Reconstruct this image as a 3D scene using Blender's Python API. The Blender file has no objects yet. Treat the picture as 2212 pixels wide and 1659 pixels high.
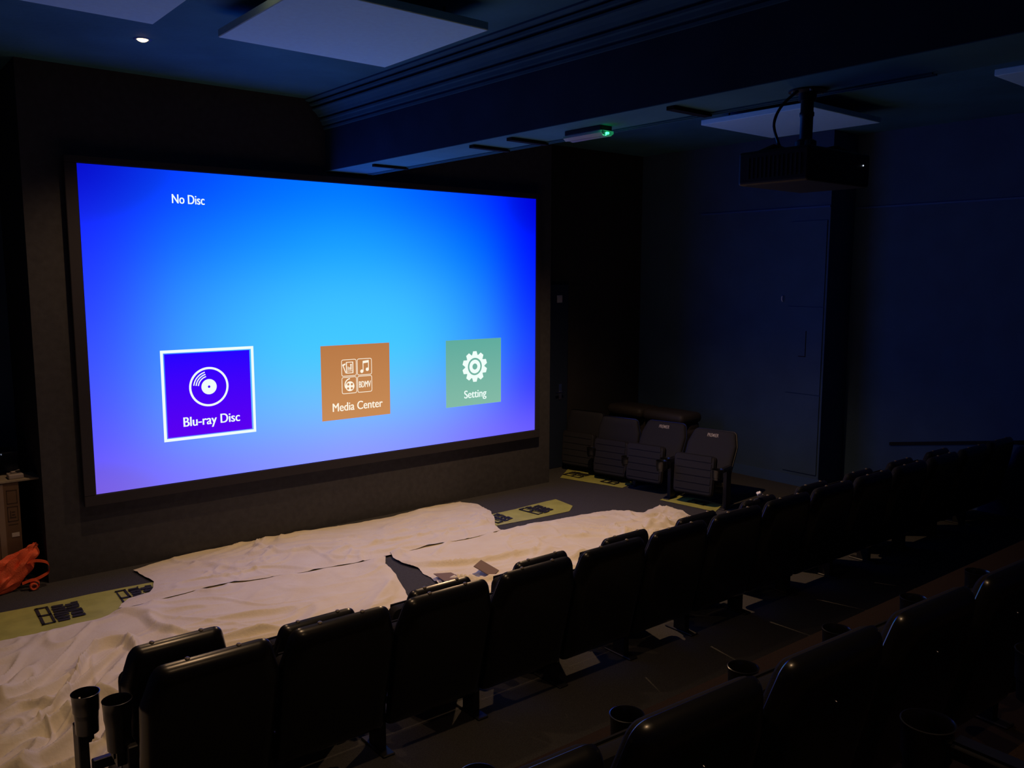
import bpy, bmesh, math, random
from mathutils import Vector, Matrix, noise

random.seed(7)
sc = bpy.context.scene
C = sc.collection
PI = math.pi

# ---------------------------------------------------------------- camera
def setup_camera():
    yaw, pitch, roll = 0.6893, -0.1251, 0.0022
    cy, sy, cp, sp = math.cos(yaw), math.sin(yaw), math.cos(pitch), math.sin(pitch)
    F = Vector((sy*cp, cy*cp, sp)); R = Vector((cy, -sy, 0)); U = R.cross(F)
    R2 = R*math.cos(roll) + U*math.sin(roll); U2 = -R*math.sin(roll) + U*math.cos(roll)
    cam = bpy.data.cameras.new('camera')
    cam.sensor_fit = 'HORIZONTAL'; cam.sensor_width = 36.0
    cam.lens = 36.0*1840.6/2212.0
    cam.clip_start = 0.05; cam.clip_end = 100
    o = bpy.data.objects.new('camera', cam); C.objects.link(o)
    m = Matrix((R2, U2, -F)).transposed().to_4x4()
    m.translation = Vector((-1.545, -6.718, 1.608))
    o.matrix_world = m
    sc.camera = o
setup_camera()

# ---------------------------------------------------------------- world, exposure
w = bpy.data.worlds.new('world'); sc.world = w; w.use_nodes = True
w.node_tree.nodes['Background'].inputs[0].default_value = (0, 0, 0, 1)
w.node_tree.nodes['Background'].inputs[1].default_value = 0.0
sc.view_settings.view_transform = 'Standard'
sc.view_settings.look = 'None'
sc.view_settings.exposure = 0.0
sc.view_settings.gamma = 1.0
sc.view_settings.use_curve_mapping = False
sc.cycles.use_denoising = True
sc.cycles.max_bounces = 8
sc.cycles.diffuse_bounces = 4
sc.cycles.sample_clamp_indirect = 2.0

# downlights: x, y, power, cone degrees (each lamp is built in its own fixture further down)
WARM = (1.0, 0.62, 0.33)
DOWNLIGHTS = [(0.205, -0.946, 84, 116), (3.05, -1.75, 310, 125), (0.205, -2.55, 31, 116), (0.205, -4.25, 68, 112), (0.205, -6.57, 50, 116)]
SCREEN_GAIN = 1.0

# ---------------------------------------------------------------- helpers
def obj(name, me, mat=None, parent=None, loc=None, rot=None):
    o = bpy.data.objects.new(name, me); C.objects.link(o)
    if mat is not None:
        me.materials.clear(); me.materials.append(mat)
    if parent is not None: o.parent = parent
    if loc is not None: o.location = loc
    if rot is not None: o.rotation_euler = rot
    return o

def bm_obj(name, bm, mat=None, parent=None, loc=None, rot=None, smooth=False, normals=True, sharp=42):
    if normals: bmesh.ops.recalc_face_normals(bm, faces=bm.faces)
    me = bpy.data.meshes.new(name); bm.to_mesh(me); bm.free()
    if smooth:
        for p in me.polygons: p.use_smooth = True
        if sharp: me.set_sharp_from_angle(angle=math.radians(sharp))
    return obj(name, me, mat, parent, loc, rot)

def thing(name, label, cat, loc=(0, 0, 0), rotz=0.0, group=None):
    o = bpy.data.objects.new(name, None); C.objects.link(o)
    o.empty_display_size = 0.1
    o.location = loc; o.rotation_euler = (0, 0, rotz)
    return tag(o, label, cat, group)

def tag(o, label, cat, group=None):
    o['label'] = label; o['category'] = cat
    if group: o['group'] = group
    return o

def struct(o, label=None):
    o['kind'] = 'structure'
    if label: o['label'] = label
    return o

def dup(root, loc, rotz, label, group=None):
    r = root.copy(); C.objects.link(r); r.location = loc; r.rotation_euler = (0, 0, rotz)
    r['label'] = label
    if group: r['group'] = group
    for ch in list(root.children):
        c = ch.copy(); C.objects.link(c); c.parent = r
        for g in list(ch.children):
            d = g.copy(); C.objects.link(d); d.parent = c
    return r

def add_box(bm, x0, x1, y0, y1, z0, z1, mat=None):
    vs = [bm.verts.new(v) for v in ((x0,y0,z0),(x1,y0,z0),(x1,y1,z0),(x0,y1,z0),(x0,y0,z1),(x1,y0,z1),(x1,y1,z1),(x0,y1,z1))]
    if mat is not None:
        for v in vs: v.co = mat @ v.co
    fs = [bm.faces.new([vs[i] for i in f]) for f in ((0,3,2,1),(4,5,6,7),(0,1,5,4),(1,2,6,5),(2,3,7,6),(3,0,4,7))]
    return vs, fs

def box_bm(x0, x1, y0, y1, z0, z1, bev=0.0, seg=2):
    bm = bmesh.new(); add_box(bm, x0, x1, y0, y1, z0, z1)
    if bev > 0:
        bmesh.ops.bevel(bm, geom=bm.edges[:], offset=bev, segments=seg, profile=0.5, affect='EDGES')
    return bm

def loft(bm, rings, cap0=True, cap1=True, closed=True):
    rs = [[bm.verts.new(p) for p in r] for r in rings]
    n = len(rs[0])
    for a, b in zip(rs, rs[1:]):
        for i in range(n if closed else n-1):
            j = (i+1) % n
            bm.faces.new((a[i], a[j], b[j], b[i]))
    if cap0: bm.faces.new(list(reversed(rs[0])))
    if cap1: bm.faces.new(rs[-1])
    return rs

def lathe(bm, prof, n=24, c=(0, 0, 0), M=None, cap0=False, cap1=False):
    rings = []
    for r, z in prof:
        ring = []
        for i in range(n):
            a = 2*PI*i/n
            v = Vector((r*math.cos(a), r*math.sin(a), z))
            if M is not None: v = M @ v
            ring.append(v + Vector(c))
        rings.append(ring)
    loft(bm, rings, cap0, cap1)

def tube(bm, pts, r, n=10):
    pts = [Vector(p) for p in pts]; rings = []
    up = Vector((0.13, 0.21, 1)).normalized()
    for i, p in enumerate(pts):
        t = (pts[min(i+1, len(pts)-1)] - pts[max(i-1, 0)]).normalized()
        a = t.cross(up)
        if a.length < 1e-3: a = t.cross(Vector((1, 0, 0)))
        a.normalize(); b = t.cross(a).normalized()
        rings.append([p + a*(r*math.cos(2*PI*k/n)) + b*(r*math.sin(2*PI*k/n)) for k in range(n)])
    loft(bm, rings)

def spline(pts, n):
    """Catmull-Rom through the points, n samples per span."""
    P = [Vector(p) for p in pts]; P = [P[0]*2-P[1]] + P + [P[-1]*2-P[-2]]; out = []
    for i in range(1, len(P)-2):
        for k in range(n):
            t = k/n
            out.append(0.5*((2*P[i]) + (P[i+1]-P[i-1])*t + (2*P[i-1]-5*P[i]+4*P[i+1]-P[i+2])*t*t + (3*P[i]-P[i-1]-3*P[i+1]+P[i+2])*t**3))
    out.append(P[-2]); return out

def round_poly(pts, rad, seg=5):
    """2-D polygon with rounded corners; rad is one radius or one per corner."""
    out = []; n = len(pts)
    for i in range(n):
        p = Vector(pts[i]); a = Vector(pts[i-1]); b = Vector(pts[(i+1) % n])
        r = rad[i] if isinstance(rad, (list, tuple)) else rad
        if r <= 0: out.append(p); continue
        da, db = (a-p).normalized(), (b-p).normalized()
        ang = da.angle(db); d = min(r/math.tan(ang/2), (a-p).length*0.49, (b-p).length*0.49)
        s, e = p+da*d, p+db*d
        for k in range(seg+1):
            t = k/seg
            out.append(s*(1-t)**2 + p*2*t*(1-t) + e*t*t)
    return out

def inset_poly(pts, d):
    n = len(pts); out = []
    ar = sum(pts[i].x*pts[(i+1) % n].y - pts[(i+1) % n].x*pts[i].y for i in range(n))
    s = 1 if ar > 0 else -1
    for i in range(n):
        t = (pts[(i+1) % n] - pts[i-1])
        if t.length < 1e-9: out.append(pts[i]); continue
        t.normalize(); out.append(pts[i] + Vector((-t.y, t.x))*d*s)
    return out

def text_mesh(s, width, height, bold=0.0, spacing=1.0, name='lettering'):
    cu = bpy.data.curves.new('t', 'FONT'); cu.body = s; cu.size = 1.0; cu.offset = bold; cu.space_character = spacing
    o = bpy.data.objects.new('t', cu); C.objects.link(o)
    dg = bpy.context.evaluated_depsgraph_get()
    me = bpy.data.meshes.new_from_object(o.evaluated_get(dg))
    bpy.data.objects.remove(o); bpy.data.curves.remove(cu)
    xs = [v.co.x for v in me.vertices]; ys = [v.co.y for v in me.vertices]
    x0, x1, y0, y1 = min(xs), max(xs), min(ys), max(ys)
    for v in me.vertices:
        v.co.x = (v.co.x-x0)/(x1-x0)*width; v.co.y = (v.co.y-y0)/(y1-y0)*height
    me.name = name
    return me

# ---------------------------------------------------------------- materials
def mat(name, col, rough=0.6, spec=0.5, metal=0.0, var=0.0, vscale=8.0, bump=0.0, bscale=60.0, col2=None, sheen=0.0, coat=0.0):
    m = bpy.data.materials.new(name); m.use_nodes = True
    nt = m.node_tree; b = nt.nodes['Principled BSDF']
    b.inputs['Base Color'].default_value = (*col, 1); b.inputs['Roughness'].default_value = rough
    b.inputs['Specular IOR Level'].default_value = spec; b.inputs['Metallic'].default_value = metal
    if sheen: b.inputs['Sheen Weight'].default_value = sheen
    if coat: b.inputs['Coat Weight'].default_value = coat; b.inputs['Coat Roughness'].default_value = 0.22
    tc = nt.nodes.new('ShaderNodeTexCoord')
    if var > 0:
        n = nt.nodes.new('ShaderNodeTexNoise'); n.inputs['Scale'].default_value = vscale; n.inputs['Detail'].default_value = 6
        nt.links.new(tc.outputs['Object'], n.inputs['Vector'])
        r = nt.nodes.new('ShaderNodeValToRGB')
        r.color_ramp.elements[0].position = 0.3; r.color_ramp.elements[1].position = 0.7
        c2 = col2 or tuple(c*(1-var) for c in col)
        r.color_ramp.elements[0].color = (*c2, 1); r.color_ramp.elements[1].color = (*[min(1, c*(1+(0 if col2 else var))) for c in col], 1)
        nt.links.new(n.outputs['Fac'], r.inputs['Fac']); nt.links.new(r.outputs['Color'], b.inputs['Base Color'])
    if bump > 0:
        n2 = nt.nodes.new('ShaderNodeTexNoise'); n2.inputs['Scale'].default_value = bscale; n2.inputs['Detail'].default_value = 4
        nt.links.new(tc.outputs['Object'], n2.inputs['Vector'])
        bp = nt.nodes.new('ShaderNodeBump'); bp.inputs['Strength'].default_value = bump; bp.inputs['Distance'].default_value = 0.01
        nt.links.new(n2.outputs['Fac'], bp.inputs['Height']); nt.links.new(bp.outputs['Normal'], b.inputs['Normal'])
    return m

def emit(name, col, strength=1.0):
    m = bpy.data.materials.new(name); m.use_nodes = True
    nt = m.node_tree; nt.nodes.clear()
    e = nt.nodes.new('ShaderNodeEmission'); o = nt.nodes.new('ShaderNodeOutputMaterial')
    e.inputs[0].default_value = (*col, 1); e.inputs[1].default_value = strength
    nt.links.new(e.outputs[0], o.inputs[0]); return m

def lin(r, g, b):
    f = lambda c: (c/255/12.92) if c/255 <= 0.04045 else ((c/255+0.055)/1.055)**2.4
    return (f(r), f(g), f(b))

M = {}
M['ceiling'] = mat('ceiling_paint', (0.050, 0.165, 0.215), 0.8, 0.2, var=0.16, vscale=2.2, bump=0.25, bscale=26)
M['wall'] = mat('navy_wall_paint', (0.052, 0.095, 0.165), 0.75, 0.25, var=0.10, vscale=3.0, bump=0.1, bscale=40)
M['screenwall'] = mat('black_wall_felt', (0.056, 0.055, 0.060), 0.95, 0.1, var=0.12, vscale=20, bump=0.15, bscale=200)
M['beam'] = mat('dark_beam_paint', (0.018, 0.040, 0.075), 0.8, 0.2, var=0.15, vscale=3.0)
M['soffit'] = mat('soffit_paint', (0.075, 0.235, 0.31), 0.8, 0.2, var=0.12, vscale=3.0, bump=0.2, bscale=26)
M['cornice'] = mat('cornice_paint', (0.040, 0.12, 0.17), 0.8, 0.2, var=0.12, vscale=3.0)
M['darkwall'] = mat('black_wall_paint', (0.040, 0.037, 0.036), 0.9, 0.1, var=0.1, vscale=4.0)
M['door'] = mat('midnight_door_paint', (0.016, 0.026, 0.055), 0.6, 0.3)
M['trim'] = mat('navy_trim_paint', (0.05, 0.10, 0.23), 0.5, 0.4)
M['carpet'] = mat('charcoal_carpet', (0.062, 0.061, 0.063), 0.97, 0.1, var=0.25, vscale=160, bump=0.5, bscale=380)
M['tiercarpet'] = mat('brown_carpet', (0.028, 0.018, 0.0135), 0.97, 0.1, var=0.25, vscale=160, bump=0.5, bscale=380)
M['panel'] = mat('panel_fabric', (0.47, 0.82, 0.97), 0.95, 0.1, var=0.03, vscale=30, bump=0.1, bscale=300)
M['velvet'] = mat('black_velvet', (0.022, 0.020, 0.022), 0.95, 0.05)
M['frame'] = mat('black_frame_velvet', (0.040, 0.037, 0.043), 0.95, 0.05)
M['plastic'] = mat('black_seat_plastic', (0.006, 0.006, 0.006), 0.30, 0.45, coat=0.5)
M['fabric'] = mat('black_seat_fabric', (0.014, 0.014, 0.017), 0.9, 0.2, bump=0.2, bscale=260)
M['greyfabric'] = mat('charcoal_seat_fabric', (0.019, 0.020, 0.027), 0.8, 0.3, bump=0.2, bscale=260)
M['steel'] = mat('black_steel', (0.012, 0.012, 0.013), 0.5, 0.5)
M['bolt'] = mat('dull_bolt', (0.12, 0.10, 0.08), 0.45, 0.5)
M['cloth'] = mat('cotton_dust_sheet', (0.74, 0.685, 0.54), 0.92, 0.1, var=0.06, vscale=5.0, bump=0.25, bscale=45, col2=(0.70, 0.625, 0.46))
M['yellow'] = mat('yellow_plastic', (0.42, 0.425, 0.10), 0.42, 0.4, var=0.12, vscale=9, bump=0.3, bscale=14)
M['ink'] = mat('black_ink', (0.030, 0.029, 0.028), 0.5, 0.3)
M['card'] = mat('brown_cardboard', (0.155, 0.095, 0.055), 0.85, 0.2, var=0.12, vscale=6)
M['dullcard'] = mat('dull_cardboard', (0.20, 0.14, 0.105), 0.85, 0.2)
M['cardink'] = mat('cardboard_print', (0.06, 0.04, 0.026), 0.85, 0.2)
M['tape'] = mat('packing_tape', (0.24, 0.17, 0.12), 0.4, 0.4)
M['label'] = mat('paper_label', (0.55, 0.50, 0.42), 0.7, 0.2)
M['wood'] = mat('raw_board', (0.30, 0.25, 0.18), 0.7, 0.3, var=0.15, vscale=12)
M['orange'] = mat('orange_webbing', (0.80, 0.13, 0.05), 0.6, 0.3, var=0.15, vscale=14, bump=0.4, bscale=120)
M['black'] = mat('black_plastic', (0.012, 0.012, 0.012), 0.4, 0.5)
M['projector'] = mat('projector_body', (0.010, 0.010, 0.010), 0.5, 0.4)
M['chrome'] = mat('chrome', (0.6, 0.6, 0.62), 0.2, 0.5, metal=1.0)
M['beige'] = mat('beige_plastic', (0.36, 0.31, 0.28), 0.5, 0.4)
M['plate'] = mat('pale_plate', (0.66, 0.60, 0.55), 0.5, 0.4)
M['white'] = mat('white_plastic', (0.8, 0.8, 0.82), 0.4, 0.5)
M['sofa'] = mat('black_upholstery', (0.042, 0.036, 0.032), 0.6, 0.4, bump=0.2, bscale=30)
M['lamp_on'] = emit('lamp_glow', (1.0, 0.66, 0.28), 8.0)
M['green_led'] = emit('green_led_glow', (0.05, 1.0, 0.30), 3.0)
M['white_led'] = emit('white_led_glow', (0.7, 0.8, 1.0), 1.2)

# =================================================================== SETTING
FZ = -0.62           # front floor
CZ = 3.08            # ceiling
XL, XA, XB = -2.6, 6.55, 7.02
YF, YB = 0.95, -9.2  # front wall, back of the room
YS = 0.06            # face of the screen wall
YA = -1.98           # where the right wall steps back
T2, T3 = -0.20, 0.22 # seating tiers

def slab(name, x0, x1, y0, y1, z0, z1, m, parent=None):
    return bm_obj(name, box_bm(x0, x1, y0, y1, z0, z1), m, parent)

struct(slab('floor', XL-0.2, XB+0.2, YB-0.2, YF+0.2, FZ-0.2, FZ, M['carpet']))
struct(slab('ceiling', XL-0.2, XB+0.2, YB-0.2, YF+0.2, CZ, CZ+0.2, M['ceiling']))
struct(slab('wall_left', XL-0.2, XL, YB, YF, FZ, CZ, M['wall']))
struct(slab('wall_back', XL-0.2, XB+0.2, YB-0.2, YB, FZ, CZ, M['wall']))
struct(slab('wall_front', XL-0.2, XA+0.3, YF, YF+0.2, FZ, CZ, M['wall']))
struct(slab('wall_right', XB, XB+0.2, YB, YA, FZ, CZ, M['wall']))
struct(slab('wall_right_projection', XA, XB+0.2, YA, YF, FZ, CZ, M['wall']))
struct(slab('wall_screen', -0.34, 4.57, YS, YF, FZ, CZ, M['screenwall']))

def tier(name, pts, z0, z1):
    bm = bmesh.new()
    loft(bm, [[(x, y, z0) for x, y in pts], [(x, y, z1) for x, y in pts]])
    return struct(bm_obj(name, bm, M['tiercarpet']))
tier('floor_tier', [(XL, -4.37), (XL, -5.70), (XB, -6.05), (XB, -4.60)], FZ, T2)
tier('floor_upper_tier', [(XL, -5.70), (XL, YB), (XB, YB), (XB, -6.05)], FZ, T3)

# right wall: boxed-in panels, rail, skirting
bm = bmesh.new()
for y0, y1, z0, z1 in ((-1.955, -1.555, FZ+0.15, 0.375), (-1.955, -1.545, 0.385, 1.300), (-1.955, -1.535, 1.310, 2.19)):
    add_box(bm, XA-0.012, XA, y0, y1, z0, z1)
pan = struct(bm_obj('trim_1', bm, M['wall']))
bm = bmesh.new()
add_box(bm, XA-0.016, XA-0.011, -1.775, -1.767, 0.78, 1.05); add_box(bm, XA-0.016, XA-0.011, -1.775, -1.69, 0.775, 0.783)
bm_obj('groove', bm, M['velvet'], pan)
struct(slab('trim_2', XA-0.015, XA, -1.98, -0.36, 2.318, 2.336, M['trim']))
struct(slab('trim_3', XB-0.015, XB, YB, YA-0.02, 2.318, 2.336, M['trim']))
struct(slab('baseboard_right', XA-0.02, XA, YA-0.02, YF, FZ, FZ+0.11, M['trim']))
bm = bmesh.new()
loft(bm, [[(XB-0.02, -2.5, -0.115), (XB, -2.5, -0.115), (XB, -2.5, -0.085), (XB-0.02, -2.5, -0.085)],
          [(XB-0.02, -4.2, 0.165), (XB, -4.2, 0.165), (XB, -4.2, 0.195), (XB-0.02, -4.2, 0.195)]])
struct(bm_obj('trim_4', bm, M['velvet']))

# nearer front wall right of the screen, with a door half hidden by the screen wall
YR = 0.57
struct(slab('wall_front_right', 4.57, XA, YR, YF, FZ, CZ, M['darkwall']))
d = struct(bm_obj('door_1', box_bm(4.58, 5.27, YR-0.045, YR, FZ, 1.52, 0.006), M['door']))
bm = bmesh.new()
tube(bm, [(5.15, YR-0.045, 0.28), (5.15, YR-0.095, 0.28), (5.04, YR-0.095, 0.28)], 0.010)
add_box(bm, 5.125, 5.170, YR-0.052, YR-0.044, 0.19, 0.37)
bm_obj('door_handle', bm, M['chrome'], d)
pl_ = bm_obj('sign_plate', box_bm(5.085, 5.165, YR-0.056, YR-0.044, 1.315, 1.40, 0.004), M['plate'], d)
pl_['label'] = 'pale square plate'

# beam with cornice and battens
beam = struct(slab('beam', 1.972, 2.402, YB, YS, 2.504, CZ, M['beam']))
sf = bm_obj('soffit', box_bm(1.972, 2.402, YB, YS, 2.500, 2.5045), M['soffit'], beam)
for y, t in ((-0.62, 0.03), (-1.92, 0.045), (-2.325, 0.045), (-3.66, 0.045)):
    bm = box_bm(2.03, 2.35, y-t, y+0.005, 2.480, 2.501)
    bm_obj('batten', bm, M['velvet'], beam)
for x in (2.33, 2.368):
    bm_obj('bead', box_bm(x, x+0.012, -4.9, -0.02, 2.491, 2.501), M['ceiling'], beam)
prof = [(1.972, 2.845), (1.956, 2.845), (1.954, 2.862), (1.966, 2.866), (1.966, 2.878), (1.944, 2.882), (1.938, 2.905), (1.926, 2.912), (1.924, 2.926), (1.945, 2.930), (1.945, 2.942), (1.910, 2.946),
        (1.900, 2.962), (1.878, 2.984), (1.858, 2.994), (1.855, 3.004), (1.890, 3.008), (1.890, 3.022), (1.838, 3.026), (1.832, 3.042), (1.855, 3.046), (1.855, 3.056), (1.806, 3.060), (1.795, 3.068), (1.795, 3.08), (1.972, 3.08)]
bm = bmesh.new()
loft(bm, [[(x, YB, z) for x, z in prof], [(x, YS, z) for x, z in prof]])
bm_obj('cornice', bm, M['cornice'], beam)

# =================================================================== SCREEN
screen = thing('cinema_screen', 'large cinema screen glowing blue with a disc player menu and thin black frame', 'screen', (0, 0, 0))
W, H = 4.304, 2.40
TAB = [  # rows from the top; sRGB across the picture
 [(8,16,205),(5,66,242),(0,104,255),(0,118,255),(0,100,255),(0,62,255),(0,4,220)],
 [(24,46,244),(18,106,255),(20,142,255),(24,156,255),(20,140,255),(2,100,255),(0,22,245)],
 [(42,68,255),(46,142,255),(54,178,255),(57,188,255),(52,176,255),(28,130,255),(8,42,255)],
 [(62,84,255),(68,158,255),(72,194,255),(72,200,255),(70,192,255),(54,145,255),(26,62,255)],
 [(90,90,252),(98,154,255),(108,182,255),(113,190,255),(107,179,255),(93,138,255),(60,68,255)],
 [(122,95,228),(126,124,246),(134,147,255),(142,155,255),(134,146,255),(124,118,252),(106,92,240)]]
def tabval(u, v):
    def cr(p, t):
        i = min(int(t), len(p)-2); t -= i
        g = lambda k: p[max(0, min(len(p)-1, k))]
        a, b, c, d_ = g(i-1), g(i), g(i+1), g(i+2)
        return 0.5*(2*b + (c-a)*t + (2*a-5*b+4*c-d_)*t*t + (3*b-a-3*c+d_)*t**3)
    out = []
    for k in range(3):
        rows = [cr([c[k] for c in r], u*6) for r in TAB]
        out.append(max(0, min(255, cr(rows, (1-v)*5))))
    c = lin(*out); t = max(0.0, min(1.0, (out[2]-236)/18))
    return (c[0], c[1], c[2]*(1+0.55*t))     # the blue is brighter than the photograph could hold
bm = bmesh.new(); NX, NZ = 72, 44
lay = bm.verts.layers.float_color.new('picture')
grid = []
for j in range(NZ+1):
    row = []
    for i in range(NX+1):
        vt = bm.verts.new((W*i/NX, 0, H*j/NZ)); vt[lay] = (*tabval(i/NX, j/NZ), 1); row.append(vt)
    grid.append(row)
for j in range(NZ):
    for i in range(NX):
        bm.faces.new((grid[j][i], grid[j][i+1], grid[j+1][i+1], grid[j+1][i]))
m = bpy.data.materials.new('screen_picture'); m.use_nodes = True; nt = m.node_tree; nt.nodes.clear()
a = nt.nodes.new('ShaderNodeAttribute'); a.attribute_name = 'picture'
e = nt.nodes.new('ShaderNodeEmission'); e.inputs[1].default_value = SCREEN_GAIN
o_ = nt.nodes.new('ShaderNodeOutputMaterial')
nt.links.new(a.outputs['Color'], e.inputs[0]); nt.links.new(e.outputs[0], o_.inputs[0])
bm_obj('screen_surface', bm, m, screen, normals=False)
bm = bmesh.new(); fw = 0.085
for x0, x1, z0, z1 in ((-fw, W+fw*0.75, -fw, -0.004), (-fw, W+fw*0.75, H+0.004, H+0.055), (-fw, -0.004, -0.004, H+0.004), (W+0.004, W+fw*0.75, -0.004, H+0.004)):
    add_box(bm, x0, x1, -0.012, 0.02, z0, z1)
bmesh.ops.bevel(bm, geom=bm.edges[:], offset=0.004, segments=1, affect='EDGES')
bm_obj('frame', bm, M['frame'], screen)
bm_obj('backing', box_bm(-0.03, W+0.03, 0.02, YS, -0.03, H+0.03), M['velvet'], screen)

def flat(shapes, y):
    """polygons given in the screen's own x, z metres"""
    bm = bmesh.new()
    for pts in shapes:
        vs = [bm.verts.new((p[0], y, p[1])) for p in pts]
        try: f = bm.faces.new(vs)
        except ValueError: continue
    for f in bm.faces:
        f.normal_update()
        if f.normal.y > 0: f.normal_flip()
    return bm
def ring(cx, cz, r0, r1, a0=0, a1=360, n=48):
    q = []
    for i in range(n):
        t0 = math.radians(a0+(a1-a0)*i/n); t1 = math.radians(a0+(a1-a0)*(i+1)/n)
        q.append([(cx+r1*math.cos(t0), cz+r1*math.sin(t0)), (cx+r1*math.cos(t1), cz+r1*math.sin(t1)), (cx+r0*math.cos(t1), cz+r0*math.sin(t1)), (cx+r0*math.cos(t0), cz+r0*math.sin(t0))])
    return q
def disc(cx, cz, r, n=40): return [[(cx+r*math.cos(2*PI*i/n), cz+r*math.sin(2*PI*i/n)) for i in range(n)]]
def rect(x0, x1, z0, z1): return [[(x0, z0), (x1, z0), (x1, z1), (x0, z1)]]
def outline(pts, t):
    inn = inset_poly([Vector(p) for p in pts], t); n = len(pts)
    return [[tuple(pts[i]), tuple(pts[(i+1) % n]), tuple(inn[(i+1) % n]), tuple(inn[i])] for i in range(n)]

def grad_emit(name, top, bot, z0, z1):
    m = bpy.data.materials.new(name); m.use_nodes = True; nt = m.node_tree; nt.nodes.clear()
    tc = nt.nodes.new('ShaderNodeTexCoord'); sx = nt.nodes.new('ShaderNodeSeparateXYZ'); mr = nt.nodes.new('ShaderNodeMapRange')
    mr.inputs['From Min'].default_value = z0; mr.inputs['From Max'].default_value = z1
    mx = nt.nodes.new('ShaderNodeMix'); mx.data_type = 'RGBA'
    mx.inputs['A'].default_value = (*lin(*bot), 1); mx.inputs['B'].default_value = (*lin(*top), 1)
    e = nt.nodes.new('ShaderNodeEmission'); o = nt.nodes.new('ShaderNodeOutputMaterial')
    e.inputs[1].default_value = SCREEN_GAIN
    nt.links.new(tc.outputs['Object'], sx.inputs[0]); nt.links.new(sx.outputs['Z'], mr.inputs['Value'])
    nt.links.new(mr.outputs['Result'], mx.inputs['Factor']); nt.links.new(mx.outputs['Result'], e.inputs[0]); nt.links.new(e.outputs[0], o.inputs[0])
    return m
white = emit('screen_white', lin(240, 255, 250), SCREEN_GAIN)
warmwhite = emit('screen_warm_white', lin(255, 245, 225), SCREEN_GAIN)

def caption(text, x0, x1, z0, z1, m, parent, name='caption', bold=0.0, y=-0.006):
    dx = 0.045*(z1-z0)                      # a second, shifted set of outlines thickens the strokes
    me = text_mesh(text, x1-x0-dx, z1-z0, bold, name=name)
    bm = bmesh.new()
    for k in (0, 0.5, 1):
        n0 = len(bm.verts); bm.from_mesh(me); bm.verts.ensure_lookup_table()
        for v in bm.verts[n0:]: v.co = Vector((x0+v.co.x+dx*k, y-0.0004*k, z0+v.co.y))
    bm.to_mesh(me); bm.free()
    return obj(name, me, m, parent)

t1 = bm_obj('menu_tile', flat(rect(0.534, 1.210, 0.360, 1.012), -0.003), grad_emit('tile_violet', (38, 4, 255), (92, 0, 240), 0.36, 1.01), screen, normals=False)
t1['label'] = 'violet menu tile with white border'
bm_obj('selection_border', flat(outline([(0.504, 0.331), (1.244, 0.331), (1.244, 1.042), (0.504, 1.042)], 0.031), -0.004), white, t1, normals=False)
sh = ring(0.868, 0.737, 0.140, 0.157, n=64) + ring(0.868, 0.737, 0.010, 0.061, n=40)
for r in (0.085, 0.103, 0.121): sh += ring(0.868, 0.737, r-0.0045, r+0.0045, 104, 172, 20)
bm_obj('tile_icon', flat(sh, -0.006), white, t1, normals=False)
caption('Blu-ray Disc', 0.655, 1.110, 0.412, 0.510, white, t1)

t2 = bm_obj('menu_tile', flat(rect(1.844, 2.534, 0.350, 1.010), -0.003), grad_emit('tile_orange', (185, 122, 72), (199, 139, 87), 0.35, 1.01), screen, normals=False)
t2['label'] = 'orange brown menu tile'
sh = []
cx, cz, s = 2.193, 0.728, 0.150
for dx in (-1, 1):
    for dz in (-1, 1):
        a0, b0 = cx+dx*0.003, cz+dz*0.003
        x0, x1 = sorted((a0, a0+dx*s)); z0, z1 = sorted((b0, b0+dz*s))
        sh += outline([tuple(p) for p in round_poly([(x0, z0), (x1, z0), (x1, z1), (x0, z1)], 0.02, 4)], 0.0055)
# photographs, notes, reel
px, pz = cx-0.085, cz+0.08
sh += outline([(px-0.022, pz-0.052), (px+0.050, pz-0.052), (px+0.050, pz+0.050), (px-0.022, pz+0.050)], 0.011)
sh += rect(px-0.005, px+0.003, pz-0.022, pz+0.008) + rect(px+0.010, px+0.018, pz-0.022, pz+0.002) + rect(px+0.022, px+0.032, pz-0.022, pz+0.018)
sh += rect(px-0.010, px+0.038, pz-0.034, pz-0.029) + disc(px+0.027, pz+0.024, 0.008, 14)
sh += [[(px-0.060, pz+0.028), (px-0.028, pz+0.040), (px-0.028, pz+0.026), (px-0.046, pz+0.018), (px-0.024, pz-0.040), (px-0.028, pz-0.052)]]
nx, nz = cx+0.078, cz+0.078
sh += disc(nx-0.028, nz-0.040, 0.016, 20) + disc(nx+0.028, nz-0.026, 0.016, 20) + rect(nx-0.018, nx-0.011, nz-0.04, nz+0.052) + rect(nx+0.037, nx+0.044, nz-0.026, nz+0.056)
sh += [[(nx-0.018, nz+0.030), (nx+0.044, nz+0.036), (nx+0.044, nz+0.058), (nx-0.018, nz+0.052)]]
rx, rz = cx-0.072, cz-0.088
def reel(x, z, R, holes, hr):
    """disc with round holes, cut as a fine grid of small quads"""
    q = []; n = 56
    for i in range(n):
        for j in range(n):
            a0, b0 = x-R+2*R*(i+0.5)/n, z-R+2*R*(j+0.5)/n
            if math.hypot(a0-x, b0-z) > R or any(math.hypot(a0-hx, b0-hz) < hr for hx, hz in holes): continue
            q += rect(a0-R/n, a0+R/n, b0-R/n, b0+R/n)
    return q
sh += reel(rx, rz, 0.044, [(rx+0.019, rz+0.017), (rx-0.017, rz+0.018), (rx+0.018, rz-0.019), (rx-0.019, rz-0.018)], 0.0105)
sh += ring(rx+0.006, rz+0.014, 0.050, 0.060, 95, 210, 20)
bm_obj('tile_icon', flat(sh, -0.006), warmwhite, t2, normals=False)
caption('BDMV', cx+0.018, cx+0.140, cz-0.108, cz-0.052, warmwhite, t2, 'icon_lettering', 0.0)
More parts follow.
